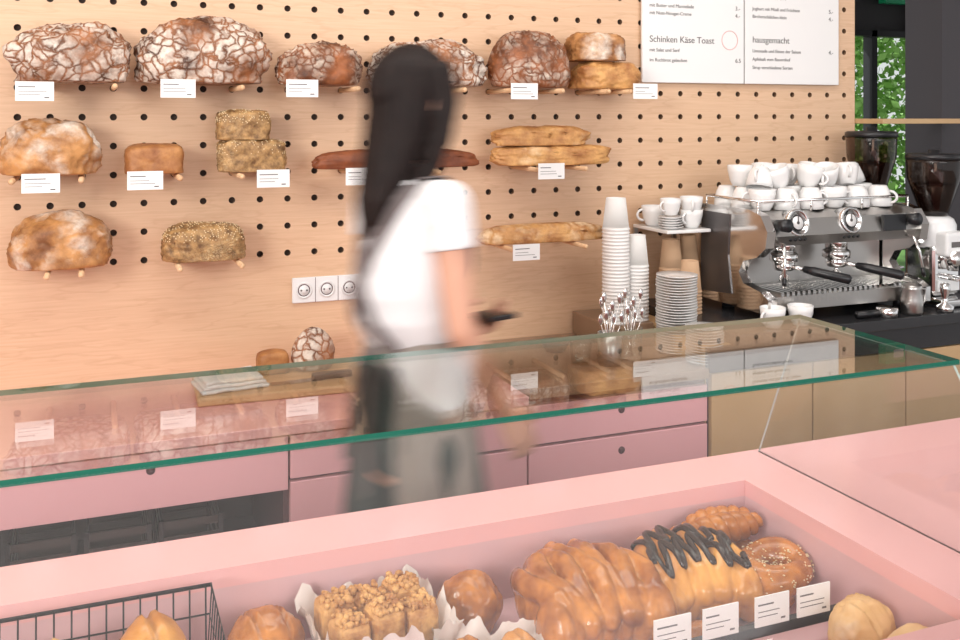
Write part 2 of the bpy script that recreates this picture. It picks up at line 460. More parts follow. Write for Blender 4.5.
# price tags
def tag(x, z, y=2.858, w=.095, h=.052, stand=True, rz=0):
    b = Bd(); b.box((-w/2, -.0012, -h/2), (w/2, .0012, h/2), 'white')
    b.box((-w*.42, -.0016, h*.2), (-w*.42+w*random.uniform(.35, .6), -.001, h*.25), 'ink')
    for q in (-.02, -.18): b.box((-w*.42, -.0016, h*q), (-w*.42+w*random.uniform(.4, .75), -.001, h*(q+.025)), 'ink')
    b.box((w*.25, -.0016, -h*.36), (w*.38, -.001, -h*.30), 'ink')
    if stand: b.box((-.006, .001, -h*.3), (.006, .006, h*.4), 'plastic')
    b.done('price_tag', loc=(x, y, z), rotz=rz)
for x, z in ((-.145, 1.668), (.224, 1.679), (.576, 1.683), (1.298, 1.681), (1.751, 1.685), (-.130, 1.420), (.136, 1.421), (.491, 1.418),
             (.755, 1.418), (1.395, 1.420), (1.305, 1.159)):
    tag(x, z-.004)
# sockets
b = Bd(); b.box((.591, 3.088, .998), (.813, 3.1, 1.079), 'plastic', bev=.003)
for i in range(3):
    cx = .591+.037+i*.074
    b.lathe([(.026, 0), (.026, .004), (.021, .004), (.020, -.006)], (cx, 3.0885, 1.0385), 'plastic', 24, Matrix.Rotation(math.pi/2, 4, 'X'))
    b.lathe([(.0195, 0), (.0195, .0012)], (cx, 3.0880, 1.0385), 'gap', 20, Matrix.Rotation(math.pi/2, 4, 'X'))
    b.lathe([(.017, 0), (.017, .0014)], (cx, 3.0880, 1.0385), 'plastic', 20, Matrix.Rotation(math.pi/2, 4, 'X'))
    for dx in (-.009, .009): b.cyl((cx+dx, 3.0868, 1.0385), (cx+dx, 3.0855, 1.0385), .003, 'ink', seg=8)
for i in (1, 2): b.box((.591+i*.074-.0008, 3.0872, .999), (.591+i*.074+.0008, 3.0882, 1.078), 'gap')
b.done('power_socket')

# ------------------------------------------------------------------ back counter
e = empty('back_counter')
b = Bd()
b.box((-1.8, 2.50, .775), (1.15, 3.098, .80), 'pinktop', bev=.002)
b.box((1.152, 2.50, .79), (1.76, 3.098, .82), 'steeltop', bev=.002)
b.box((-1.8, 2.53, .655), (.472, 3.09, .775), 'gap'); b.box((.46, 2.53, .08), (1.76, 3.09, .788), 'gap')
b.box((-1.8, 3.05, .08), (.472, 3.09, .66), 'dark'); b.box((-1.8, 2.53, .08), (.472, 3.09, .10), 'dark'); b.box((-1.8, 2.55, .34), (.472, 3.05, .36), 'dark')
b.box((-1.8, 2.58, 0), (1.76, 3.05, .08), 'dark')
def front(xa, xb, za, zb, hole=True):
    b.box((xa+.003, 2.508, za+.003), (xb-.003, 2.53, zb-.003), 'pink', bev=.0015)
    if hole: b.cyl(((xa+xb)/2, 2.5075, zb-.045), ((xa+xb)/2, 2.512, zb-.045), .011, 'gap', seg=20)
front(-1.8, -.888, .628, .772); front(-.888, -.208, .628, .772); front(-.208, .472, .628, .772)
for xa, xb in ((.472, 1.15), (1.15, 1.76)):
    for za, zb in ((.655, .772), (.40, .652), (.09, .397)): front(xa, xb, za, zb, za > .3)
b.box((-.22, 2.51, .08), (-.20, 3.05, .628), 'dark')
b.done('cabinet', parent=e)
for x in (-.12, .06, .24):
    b = Bd()
    w, d, h = .075, .14, .17
    b.box((-w, -d, 0), (w, d, .008), 'dark')
    for q in (.03, .075, .12, .16):
        b.box((-w, -d, q), (w, -d+.006, q+.02), 'darksteel'); b.box((-w, d-.006, q), (w, d, q+.02), 'darksteel')
        b.box((-w, -d, q), (-w+.006, d, q+.02), 'darksteel'); b.box((w-.006, -d, q), (w, d, q+.02), 'darksteel')
    for sx in (-1, 1):
        for sy in (-1, 1): b.box((sx*w-.006, sy*d-.006, 0), (sx*w+.006, sy*d+.006, h+.015), 'dark')
    b.done('storage_crate', loc=(x, 2.78, .3605))
# cutting board etc
b = Bd(); b.box((-.25, -.13, 0), (.25, .13, .024), 'board', bev=.006); b.done('cutting_board', loc=(.52, 2.86, .8005), rotz=math.radians(-2))
b = Bd()
for q in range(3):
    b.box((-.095+.006*q, -.07+.004*q, .0005+.011*q), (.095-.008*q, .07-.006*q, .0105+.011*q), 'cloth', bev=.0045)
bmesh.ops.subdivide_edges(b.bm, edges=b.bm.edges[:], cuts=5, use_grid_fill=True)
for v in b.bm.verts: v.co.z += .006*max(0, noise.noise(v.co*22))+.0
for f in b.bm.faces: f.smooth = True
b.done('folded_towel', loc=(.365, 2.84, .825), rotz=math.radians(8))
b = Bd(); b._add([(0, 0, 0), (.15, 0, 0), (.16, .012, 0), (.14, .03, 0), (0, .03, 0), (0, 0, .003), (.15, 0, .001), (.16, .012, .001), (.14, .03, .003), (0, .03, .003)],
     [(4, 3, 2, 1, 0), (5, 6, 7, 8, 9), (0, 1, 6, 5), (1, 2, 7, 6), (2, 3, 8, 7), (3, 4, 9, 8), (4, 0, 5, 9)], 'blade')
b.box((.12, .002, 0), (.24, .028, .020), 'black', bev=.006); b.done('bread_knife', loc=(.475, 2.785, .8255), rotz=math.radians(3))
loaf('tin_loaf', .455, .55, .825, .893, 'tin', cy=2.94, d=.07, seed=21, boxy=.6, rough=.05, sub=4)
loaf('round_loaf', .557, .69, .825, .955, 'rye', cy=2.93, d=.09, seed=22, rough=.05, sub=5, cracks=.04)

# ------------------------------------------------------------------ coffee counter
e = empty('coffee_counter')
b = Bd(); b.box((1.85, 2.48, .885), (3.34, 3.098, .92), 'slab', bev=.002)
b.box((1.765, 2.53, .08), (3.34, 3.09, .885), 'cab'); b.box((1.765, 2.58, 0), (3.34, 3.05, .08), 'dark')
for i in range(4):
    xa = 1.768+i*.393
    b.box((xa+.003, 2.505, .09), (xa+.39, 2.53, .80), 'cab', bev=.0015)
    b.box((xa, 2.522, .09), (xa+.003, 2.531, .80), 'gap')
b.box((1.765, 2.505, .805), (3.34, 2.53, .88), 'slab')
b.done('cabinet', parent=e)
b = Bd(); b.box((1.592, 2.815, .8205), (1.758, 3.09, .90), 'steeltop', bev=.003); b.done('counter_riser')
def nested(name, loc, r, h, k, step=.012, cup=.1):
    b = Bd(); prof = [(r, 0)]; z = 0
    while z < h-cup:
        prof += [(r*1.03, z+.002), (r*1.03, z+.005), (r*.985, z+.006)]; z += step; prof.append((r*.97, z))
    prof += [(r*.97, h-cup), (r*.72, h), (r*.66, h), (r*.64, h-.004)]
    b.lathe(prof, (0, 0, 0), k, 28); return b.done(name, loc=loc)
nested('paper_cup_stack', (1.640, 2.865, .9005), .046, .42, 'paper')
nested('paper_cup_stack', (1.728, 2.875, .9005), .040, .29, 'paper')
nested('kraft_cup_stack', (1.90, 2.93, .9205), .042, .24, 'kraft'); nested('kraft_cup_stack', (1.985, 2.95, .9205), .038, .25, 'kraft')
nested('kraft_cup_stack', (1.905, 2.82, .9205), .040, .18, 'kraft')
def saucers(loc, n, r=.066, name='saucer_stack', b=None, at=(0, 0, 0)):
    own = b is None
    if own: b = Bd()
    for i in range(n):
        j = random.uniform(-.0015, .0015)
        b.lathe([(r*.5, 0), (r*.55, .001), (r*1.0, .008), (r*1.0, .0095), (r*.5, .003)], (at[0]+j, at[1]-j, at[2]+i*.0088), 'porcelain', 28)
    if own: b.done(name, loc=loc)
saucers((1.785, 2.72, .8205), 29, .068)
saucers((1.79, 2.57, .8205), 13, .06)
def cupgeo(b, loc, k='porcelain', s=1, flip=False, hang=0.0, tilt=None):
    T = Matrix.Translation(loc) @ Matrix.Rotation(hang, 4, 'Z')
    if tilt: T = T @ Matrix.Rotation(tilt, 4, 'Y')
    if flip: T = T @ Matrix.Translation((0, 0, .065*s)) @ Matrix.Rotation(math.pi, 4, 'X')
    P = [(.02, 0), (.024, .001), (.033, .018), (.039, .045), (.041, .065), (.0385, .065), (.036, .045), (.030, .018), (.018, .006)]
    b.lathe([(r*s, z*s) for r, z in P], (0, 0, 0), k, 24, T)
    pts = [T @ Vector((.036*s+.022*s*math.sin(a), 0, .036*s+.018*s*math.cos(a))) for a in [i*math.pi/8 for i in range(9)]]
    b.tube(pts, .0042*s, k, 8)
# rack above the kraft cups carrying small porcelain
e = empty('cup_rack')
b = Bd(); b.box((1.84, 2.86, 1.188), (2.02, 3.09, 1.20), 'porcelain', bev=.003)
b.box((1.84, 3.078, .9205), (1.855, 3.09, 1.188), 'steel'); b.box((2.005, 3.078, .9205), (2.02, 3.09, 1.188), 'steel')
b.done('rack', parent=e)
b = Bd()
for x, y, n in ((1.885, 2.91, 5), (1.975, 3.01, 9)): saucers(None, n, .044, b=b, at=(x, y, 0))
cupgeo(b, (1.975, 2.915, 0), hang=3.6); cupgeo(b, (1.885, 3.02, 0), hang=3.0, s=1.1); cupgeo(b, (1.885, 2.91, .048), hang=3.4, s=.9)
cupgeo(b, (1.975, 2.915, .045), hang=4.2); b.done('small_porcelain', parent=e, loc=(0, 0, 1.2005))
# cutlery jars
for q, (x, y) in enumerate(((1.50, 2.66), (1.60, 2.70))):
    b = Bd(); b.lathe([(.034, 0), (.036, .003), (.038, .10), (.036, .10), (.034, .004)], (0, 0, 0), 'glass' if q else 'steel', 24)
    for i in range(10):
        a = i*.8; rr = .012+.022*(i % 3)/2; t = Vector((math.cos(a)*rr*1.4, math.sin(a)*rr*1.4, .13+.022*(i % 4)))
        b.tube([(t.x*-.3, t.y*-.3, .006), t], .0018, 'chrome', 6); b.ball(t+Vector((0, 0, .012)), (.009, .004, .018), 'chrome', seg=10)
    b.done('spoon_jar', loc=(x, y, .8205))
b = Bd(); b.lathe([(.03, 0), (.05, .03), (.052, .032), (.048, .03), (.028, .003)], (0, 0, 0), 'steel', 24); b.done('steel_bowl', loc=(1.42, 2.88, .8205))
b = Bd(); b.lathe([(.03, 0), (.034, .07), (.032, .07), (.028, .004)], (0, 0, 0), 'glass', 24); b.done('drinking_glass', loc=(1.42, 2.70, .8205))

# espresso machine
X0, X1 = 2.05, 2.70
e = empty('espresso_machine')
b = Bd()
for x in (X0+.05, X1-.05):
    for y in (2.63, 2.87): b.cyl((x, y, .9203), (x, y, .965), .022, 'black')
b.prism([(2.57, .96), (2.57, 1.005), (2.75, 1.015), (2.92, 1.015), (2.92, .96)], X0+.01, X1-.01, 'steel')
for i in range(26):
    x = X0+.05+i*.0218; b.box((x, 2.585, 1.006), (x+.012, 2.735, 1.016), 'chrome')
b.box((X0+.02, 2.755, 1.01), (X1-.02, 2.92, 1.20), 'steel')
b.prism([(2.925, 1.16), (2.925, 1.275), (2.66, 1.275), (2.605, 1.255), (2.585, 1.20), (2.61, 1.165), (2.75, 1.15)], X0+.01, X1-.01, 'steel')
side = [(2.94, .95), (2.95, 1.10), (2.94, 1.285), (2.66, 1.285), (2.60, 1.27), (2.565, 1.22), (2.575, 1.165), (2.62, 1.13), (2.69, 1.11), (2.715, 1.07), (2.69, 1.035), (2.60, 1.02), (2.56, 1.0), (2.56, .95)]
b.prism(side, X0-.022, X0+.012, 'chrome'); b.prism(side, X1-.012, X1+.022, 'chrome')
ins = [(2.925, .975), (2.93, 1.10), (2.922, 1.26), (2.76, 1.26), (2.77, 1.12), (2.75, .99)]
b.prism(ins, X0-.026, X0-.02, 'darksteel')
b.done('body', parent=e)
b = Bd()
for gx in (2.175, 2.40):
    b.cyl((gx, 2.665, 1.19), (gx, 2.665, 1.13), .04, 'chrome', .036, 28); b.lathe([(.036, 0), (.047, .002), (.047, .024), (.04, .03)], (gx, 2.665, 1.105), 'chrome', 28)
    b.lathe([(.03, -.03), (.036, -.02), (.037, 0)], (gx, 2.665, 1.105), 'chrome', 24)
    b.cyl((gx, 2.665, 1.075), (gx, 2.665, 1.055), .009, 'chrome')
    for sx in (-.014, .014): b.tube([(gx, 2.665, 1.062), (gx+sx, 2.665, 1.055), (gx+sx, 2.665, 1.038)], .005, 'chrome')
    b.tube([(gx, 2.64, 1.09), (gx+.03, 2.60, 1.085)], .008, 'chrome')
    b.tube([(gx+.03, 2.60, 1.085), (gx+.05, 2.575, 1.08), (gx+.12, 2.49, 1.062), (gx+.125, 2.484, 1.06)], [.011, .015, .0165, .009], 'black', 12)
    R_ = Matrix.Rotation(math.radians(78), 4, 'X')
    b.lathe([(.046, -.03), (.046, .022), (.038, .026), (.038, .018)], (gx, 2.612, 1.238), 'chrome', 32, R_)
    b.lathe([(.037, 0), (.037, .018)], (gx, 2.612, 1.238), 'white', 32, R_)
    b.lathe([(.026, 0), (.026, .0187)], (gx, 2.612, 1.238), 'black', 32, R_)
    b.lathe([(.022, 0), (.022, .0192)], (gx, 2.612, 1.238), 'white', 32, R_)
    b.box((gx-.0015, 2.5905, 1.240), (gx+.0015, 2.5925, 1.266), 'ink'); b.cyl((gx, 2.594, 1.242), (gx, 2.5905, 1.242), .005, 'ink')
    for i in range(4): b.cyl((gx-.03+i*.02, 2.60, 1.188), (gx-.03+i*.02, 2.592, 1.186), .006, 'black', seg=10)
for gx, sx in ((X0+.045, -1), (X1-.05, 1)):
    b.cyl((gx, 2.60, 1.235), (gx, 2.545, 1.24), .018, 'black', .022, 20)
    b.tube([(gx, 2.60, 1.18), (gx, 2.565, 1.175), (gx+sx*.01, 2.55, 1.13), (gx+sx*.02, 2.54, 1.04)], .0055, 'chrome')
    b.cyl((gx+sx*.017, 2.543, 1.07), (gx+sx*.02, 2.54, 1.045), .007, 'black')
b.box((2.53, 2.578, 1.20), (2.63, 2.592, 1.255), 'black', bev=.002)
b.done('groups', parent=e)
b = Bd()
rail = [(X0, 2.64, 1.312), (X1, 2.64, 1.312), (X1, 2.93, 1.312), (X0, 2.93, 1.312)]
b.tube(rail+[rail[0]], .005, 'chrome')
for p in rail+[(2.27, 2.64, 0), (2.49, 2.64, 0)]: b.cyl((p[0], p[1], 1.275), (p[0], p[1], 1.312), .004, 'chrome')
b.done('cup_rail', parent=e)
b = Bd()
for i in range(6):
    for j in range(3):
        cupgeo(b, (2.105+i*.102, 2.69+j*.098, 1.277), s=1.12, flip=(i+j) % 3 != 0, hang=random.uniform(0, 6.28))
for i in range(6):
    for j in range(2):
        if i == 5 and j == 0: continue
        cupgeo(b, (2.12+i*.100+random.uniform(-.01, .01), 2.735+j*.098, 1.350), s=1.12, flip=random.random() < .3, hang=random.uniform(2.5, 5.5), tilt=random.choice((0, 0, .25, -.3, .35)))
b.done('coffee_cups')
for x, y, a in ((2.02, 2.528, 3.4), (2.125, 2.522, .2)):
    b = Bd(); cupgeo(b, (0, 0, 0), hang=a, s=1.0); b.done('coffee_cup', loc=(x, y, .9205))

def grinder(name, x, y, s=1.0, light=False):
    b = Bd(); k = 'plastic' if light else 'black'
    b.box((-.085, -.10, 0), (.085, .11, .03), 'chrome' if light else k, bev=.008)
    b.box((-.065, -.04, .03), (.065, .10, .22*s), 'chrome' if light else 'black', bev=.02)
    b.lathe([(.06, .2*s), (.075, .22*s), (.075, .29*s), (.066, .31*s), (.05, .32*s)], (0, .02, 0), k, 28)
    b.box((-.05, -.085, .18*s), (.05, -.02, .27*s), k, bev=.012)
    b.box((-.03, -.0865, .215*s), (.03, -.084, .235*s), 'ink')
    b.lathe([(.04, 0), (.02, -.07)], (0, -.065, .20*s), 'chrome', 20)
    b.tube([(-.03, -.04, .10), (-.03, -.11, .10), (.03, -.11, .10), (.03, -.04, .10)], .005, 'chrome')
    b.box((-.05, -.048, .05), (.05, -.039, .09), 'plastic', bev=.002)
    b.cyl((0, -.048, .15), (0, -.036, .15), .022, 'white', seg=20)
    b.lathe([(.045, .318*s), (.055, .35*s), (.092, .46*s), (.095, .52*s), (.095, .53*s)], (0, .02, 0), 'smoke', 28)
    b.lathe([(.040, .322*s), (.052, .355*s), (.078, .43*s), (.07, .44*s), (.0, .45*s)], (0, .02, 0), 'choc', 28)
    b.lathe([(.098, .53*s), (.098, .545*s), (.09, .55*s), (.02, .552*s), (.02, .565*s)], (0, .02, 0), 'black', 28)
    b.done(name, loc=(x, y, .9205))
grinder('coffee_grinder', 2.83, 2.93, 1.12, False)
grinder('coffee_grinder', 2.845, 2.64, .98, True)
b = Bd(); b.box((2.89, 2.95, 1.565), (3.36, 3.12, 1.585), 'cab', bev=.002); b.done('wooden_shelf')
b = Bd(); b.lathe([(.028, 0), (.029, .02), (.012, .03), (.010, .05), (.017, .075), (.016, .095), (.006, .10)], (0, 0, 0), 'chrome', 20); b.done('tamper', loc=(2.735, 2.51, .9205))
b = Bd(); b.lathe([(.032, 0), (.036, .01), (.037, .05), (.030, .085), (.034, .10), (.031, .10), (.028, .085)], (0, 0, 0), 'steel', 24)
b.tube([(.033, 0, .085), (.06, 0, .08), (.058, 0, .04), (.036, 0, .02)], .004, 'steel'); b.done('milk_jug', loc=(2.60, 2.525, .9205))
b = Bd(); b.tube([(.0, 0, .014), (-.1, .0, .014)], .012, 'black'); b.cyl((.03, 0, 0), (.03, 0, .03), .036, 'chrome'); b.done('spare_portafilter', loc=(2.46, 2.525, .9205))

# ------------------------------------------------------------------ display case
e = empty('display_case')
b = Bd()
ZT = .90; WX = 1.161; WB = 1.535; WF = 1.0; ZF = .765
b.box((-1.8, WB, ZT-.03), (2.7, 1.667, ZT), 'pinktop'); b.box((WX, .95, ZT-.03), (2.7, WB, ZT), 'pinktop')
b.box((-1.8, .95, ZT-.03), (WX, WF, ZT), 'pinktop'); b.box((-1.8, WF, ZT-.03), (-1.3, WB, ZT), 'pinktop')
b.box((-1.8, WB, 0), (2.7, 1.66, ZT-.03), 'pinkwell'); b.box((WX, .96, 0), (2.7, WB, ZT-.03), 'pinkwell')
b.box((-1.8, .96, 0), (WX, WF, ZT-.03), 'pinkwell'); b.box((-1.8, WF, 0), (-1.3, WB, ZT-.03), 'pinkwell')
b.box((-1.3, WF, ZF-.03), (WX, WB, ZF), 'pinkwell')
b.done('counter_body', parent=e)
GZ = 1.20; GT = .008; GX = 1.29
def slab(name, quad, nrm, t, edge='gedge', face='glass'):
    b = Bd(); n = Vector(nrm).normalized()*t
    q = [Vector(p) for p in quad]; r = [p+n for p in q]
    vs = [b.bm.verts.new(p) for p in q+r]; ig = b.mi(face); ie_ = b.mi(edge)
    for idx, mi_ in (((0, 1, 2, 3), ig), ((7, 6, 5, 4), ig), ((0, 4, 5, 1), ie_), ((1, 5, 6, 2), ie_), ((2, 6, 7, 3), ie_), ((3, 7, 4, 0), ie_)):
        f = b.bm.faces.new([vs[i] for i in idx]); f.material_index = mi_
    b.done(name, parent=e)
slab('glass_top', [(-1.8, 1.155, GZ), (GX, 1.155, GZ), (GX, 1.533, GZ), (-1.8, 1.533, GZ)], (0, 0, 1), GT)
slab('glass_front', [(-1.8, .965, ZT), (GX, .965, ZT), (GX, 1.16, GZ-.001), (-1.8, 1.16, GZ-.001)], (0, -.83, .55), .006, 'glassf', 'glassf')
slab('glass_side', [(GX, .975, ZT), (GX, 1.655, ZT), (GX, 1.53, GZ-.001), (GX, 1.165, GZ-.001)], (-1, 0, 0), .005, 'gedge2', 'glassf')

# ------------------------------------------------------------------ pastries
FZ = ZF+.0005
def claw(name, loc, rot, n, Lx, W, H, k, choc=False, seed=0):
    b = Bd(); sp = Lx/n
    for i in range(n):                    # ridges of dough, fanned out like a hand
        t = (i/(n-1)-.5)*2
        hw = W*.5*(1-.20*t*t)
        pts = []
        for s_ in range(9):
            u = s_/8*2-1
            x = t*.5*(Lx-sp)*(1-.22*u*u+.05*u)+.007*math.sin(s_*.8+i*2+seed)
            y = u*hw-.14*W*t*t
            z = H*(.34+.36*math.sqrt(max(0, 1-u*u*.92)))*(1-.10*t*t)
            pts.append(((x, y, z), sp*(.54+.07*math.sin(i*2.3+s_*.9+seed))*(1-.10*u*u)))
        b.chain(pts, k, 12)
    for s_ in range(7):                   # smooth thick base roll
        t = s_/3-1
        b.ball((t*Lx*.40, -W*.30-.12*W*t*t, H*.34), (Lx*.13, W*.22, H*.34), k)
        b.ball((t*Lx*.36, W*.02-.12*W*t*t, H*.34), (Lx*.13, W*.38, H*.34), k)
    o = b.done(name, loc=loc, rotz=rot, remesh=.0030, smooth=1)
    zmin = min(v.co.z for v in o.data.vertices); zmax = max(v.co.z for v in o.data.vertices)
    for v in o.data.vertices:
        v.co.z = (v.co.z-zmin)/(zmax-zmin)*H*(1+.05*noise.noise(v.co*30))
    if choc:
        bv = BVHTree.FromPolygons([v.co for v in o.data.vertices], [p.vertices for p in o.data.polygons])
        c = Bd()
        for row, ph in ((-.20, 0), (.10, 1.0)):
            pts = []
            for i in range(120):
                t = i/119; x = (t-.5)*Lx*.86; y = row*W+W*.17*math.sin(t*math.pi*12+ph)-.12*W*(2*t-1)**2
                hit = bv.ray_cast(Vector((x, y, 1)), Vector((0, 0, -1)))
                if hit[0]: pts.append(hit[0]+Vector((0, 0, .0015)))
            c.tube(pts, .0058, 'choc', 8)
        c.done('chocolate_drizzle', parent=o)
    return o
claw('finger_pastry', (.735, 1.405, FZ), math.radians(2), 7, .220, .21, .125, 'gold2')
claw('chocolate_finger_pastry', (.938, 1.410, FZ), math.radians(-8), 6, .185, .19, .118, 'gold', True, 3)
# braid
b = Bd()
for s_ in range(3):
    ph = s_*2*math.pi/3; pts = []; rr = []
    for i in range(61):
        t = i/60*2-1; en = math.sqrt(max(0.02, 1-t*t*.92))
        a = t*math.pi*2.4+ph
        pts.append((t*.076, .022*math.sin(a)*en, .030+.011*math.sin(2*a)*en)); rr.append(.017*en)
    b.tube(pts, rr, 'gold2', 14)
b.done('braided_loaf', loc=(1.072, 1.483, FZ+.054), rotz=math.radians(-6))
loaf('bread_roll', 1.03, 1.15, FZ, FZ+.056, 'gold2', cy=1.487, d=.085, seed=41, sub=4)
# seeded ring
b = Bd()
pts = [(.050*math.cos(a)*1.05, .044*math.sin(a), .034+.003*math.sin(3*a)) for a in [i*2*math.pi/40 for i in range(40)]]
rr = [.027+.005*math.sin(i*2*math.pi/40*2+1) for i in range(40)]
b.tube(pts, rr, 'gold2', 16, True)
for i in range(260):
    a = random.uniform(0, 6.28); c = random.uniform(-.2, 3.3); r_ = .0272+.005*math.sin(a*2+1)
    p = Vector(((.050*1.05+r_*math.cos(c))*math.cos(a), (.044+r_*math.cos(c))*math.sin(a), .034+r_*math.sin(c)))
    b.ball(p, (.0024, .0015, .0012), 'sesame', Matrix.Rotation(random.uniform(0, 3), 4, 'Z'), seg=6)
b.done('seeded_pretzel_ring', loc=(1.078, 1.355, FZ+.022), rotz=.3)
loaf('bread_roll', 1.03, 1.12, FZ, FZ+.030, 'gold2', cy=1.355, d=.075, seed=45, sub=4)
loaf('bread_roll', .515, .625, FZ, FZ+.092, 'gold2', cy=1.470, d=.11, seed=31, rough=.12, sub=5)
loaf('bread_roll', .18, .30, FZ, FZ+.095, 'gold2', cy=1.470, d=.12, seed=32, rough=.08, scores=2)
loaf('bread_roll', .21, .325, FZ, FZ+.095, 'gold', cy=1.345, d=.11, seed=33, rough=.08, scores=1)
loaf('bread_roll', .80, .93, FZ, FZ+.050, 'gold2', cy=1.265, d=.05, seed=43, rough=.08, scores=2)
# crumpled paper sheets with raised, creased rims
def paper(name, loc, w, d, seed, rot=0, rim=.03):
    b = Bd(); n = 34; vs = []
    for i in range(n+1):
        for j in range(n+1):
            u = i/n*2-1; v = j/n*2-1; ed = max(abs(u), abs(v))
            k = max(0, (ed-.68)/.32)
            z = .0015+rim*k*(1+.7*noise.noise(Vector((u*3+seed, v*3, 0))))+k*.010*noise.noise(Vector((u*9+seed, v*9, 3)))
            vs.append((u*w/2*(1-.05*k)+.004*k*noise.noise(Vector((u*6, v*6, seed))), v*d/2*(1-.05*k)+.004*k*noise.noise(Vector((u*6, v*6, seed+9))), max(z, .001)))
    b._add(vs, [(i*(n+1)+j, (i+1)*(n+1)+j, (i+1)*(n+1)+j+1, i*(n+1)+j+1) for i in range(n) for j in range(n)], 'parch', True)
    return b.done(name, loc=loc, rotz=rot)
paper('parchment_paper', (.405, 1.435, FZ), .220, .185, 1, .1, .075)
b = Bd()
for i in range(3):
    for j in range(2):
        h = .088+.006*((i+j) % 2)
        b.box((-.083+i*.056, -.060+j*.060, 0), (-.030+i*.056, -.003+j*.060, h), 'streusel', bev=.012)
        for q in range(50):
            b.ball((-.079+i*.056+random.random()*.045, -.056+j*.060+random.random()*.049, h+random.random()*.003), random.uniform(.003, .0065), 'streusel', seg=6)
b.done('streusel_cake', loc=(.403, 1.437, FZ+.002), rotz=math.radians(8))
paper('parchment_paper', (.540, 1.300, FZ), .17, .15, 5, -.2, .055)
for x, y in ((.505, 1.305), (.580, 1.295)): loaf('bread_roll', x-.036, x+.036, FZ+.003, FZ+.078, 'gold', cy=y, d=.078, seed=36, sub=4, scores=1)
loaf('bread_roll', 1.045, 1.15, FZ, FZ+.095, 'pale', cy=1.165, d=.10, seed=34, rough=.10, scores=2)
loaf('bread_roll', 1.05, 1.15, FZ, FZ+.098, 'pale', cy=1.062, d=.09, seed=35, rough=.08)
# wire basket
b = Bd(); bx0, bx1, by0, by1, bz0, bz1 = -.36, .165, 1.22, 1.50, FZ+.003, .895
for z in (bz0, bz1, (bz0*2+bz1)/3, (bz0+2*bz1)/3):
    r = .0032 if z == bz1 else .0015
    i = 0 if z == bz1 else .008*(bz1-z)/(bz1-bz0)
    b.tube([(bx0+i, by0+i, z), (bx1-i, by0+i, z), (bx1-i, by1-i, z), (bx0+i, by1-i, z), (bx0+i, by0+i, z)], r, 'blackmetal', 8)
n = 22
for q in range(n+1):
    x = bx0+.008+(bx1-bx0-.016)*q/n
    b.tube([(x, by0, bz1), (x, by0+.008, bz0), (x, by1-.008, bz0), (x, by1, bz1)], .0013, 'blackmetal', 6)
for q in range(12):
    y = by0+.008+(by1-by0-.016)*q/11
    b.tube([(bx0, y, bz1), (bx0+.008, y, bz0), (bx1-.008, y, bz0), (bx1, y, bz1)], .0013, 'blackmetal', 6)
b.done('wire_basket')
for i, (x, y, r, kk) in enumerate(((-.29, 1.42, .05, 'gold'), (-.175, 1.40, .052, 'gold'), (-.055, 1.42, .054, 'pale'), (.075, 1.425, .057, 'gold'), (-.23, 1.29, .05, 'pale'),
                                (-.10, 1.29, .052, 'gold'), (.02, 1.30, .05, 'gold'), (.115, 1.32, .035, 'pale'))):
    loaf('bread_roll', x-r, x+r, bz0+.003, bz0+.003+r*2.3, kk, cy=y, d=r*2, seed=50+i, sub=4, rough=.05, scores=1)
# price cards on a rail
b = Bd(); b.box((.70, 1.224, .795), (1.155, 1.236, .812), 'black'); b.box((.70, 1.226, FZ), (.71, 1.234, .80), 'black'); b.box((.93, 1.226, FZ), (.94, 1.234, .80), 'black')
b.done('tag_rail')
for x in (.795, .88, .975, 1.055): tag(x, .836, 1.222, .064, .046, False)

# ------------------------------------------------------------------ woman
HD = math.radians(-74)
P0 = Vector((.690, 2.13, 0))
e = empty('woman', P0, HD)
RG = [(.78, -.01, .130, .094), (.86, -.015, .148, .106), (.92, -.015, .150, .106), (1.00, -.005, .130, .090), (1.08, 0, .108, .074), (1.18, 0, .116, .082),
      (1.28, .01, .130, .098), (1.35, .002, .142, .094), (1.41, -.006, .136, .078), (1.445, -.01, .095, .060), (1.475, -.01, .056, .050)]
def rg(z):
    if z <= RG[0][0]: return RG[0][1:]
    for a, c in zip(RG, RG[1:]):
        if z <= c[0]:
            t = (z-a[0])/(c[0]-a[0]); return tuple(a[i]*(1-t)+c[i]*t for i in (1, 2, 3))
    return RG[-1][1:]
def surf(th, z, off):
    cy, rx, ry = rg(z); return Vector(((rx+off)*math.cos(th), cy+(ry+off)*math.sin(th), z))
V = Vector
def arm(b, g):
    sh, el, wr = g
    b.chain([(sh, .046), (sh.lerp(el, .3), .041), (sh.lerp(el, .7), .036), (el, .032), (el.lerp(wr, .25), .034), (el.lerp(wr, .7), .025), (wr, .020)])
RA = (V((.146, -.015, 1.405)), V((.185, -.005, 1.135)), V((.172, .135, .925)))
LA = (V((-.146, -.01, 1.405)), V((-.180, -.02, 1.14)), V((-.06, .130, 1.085)))
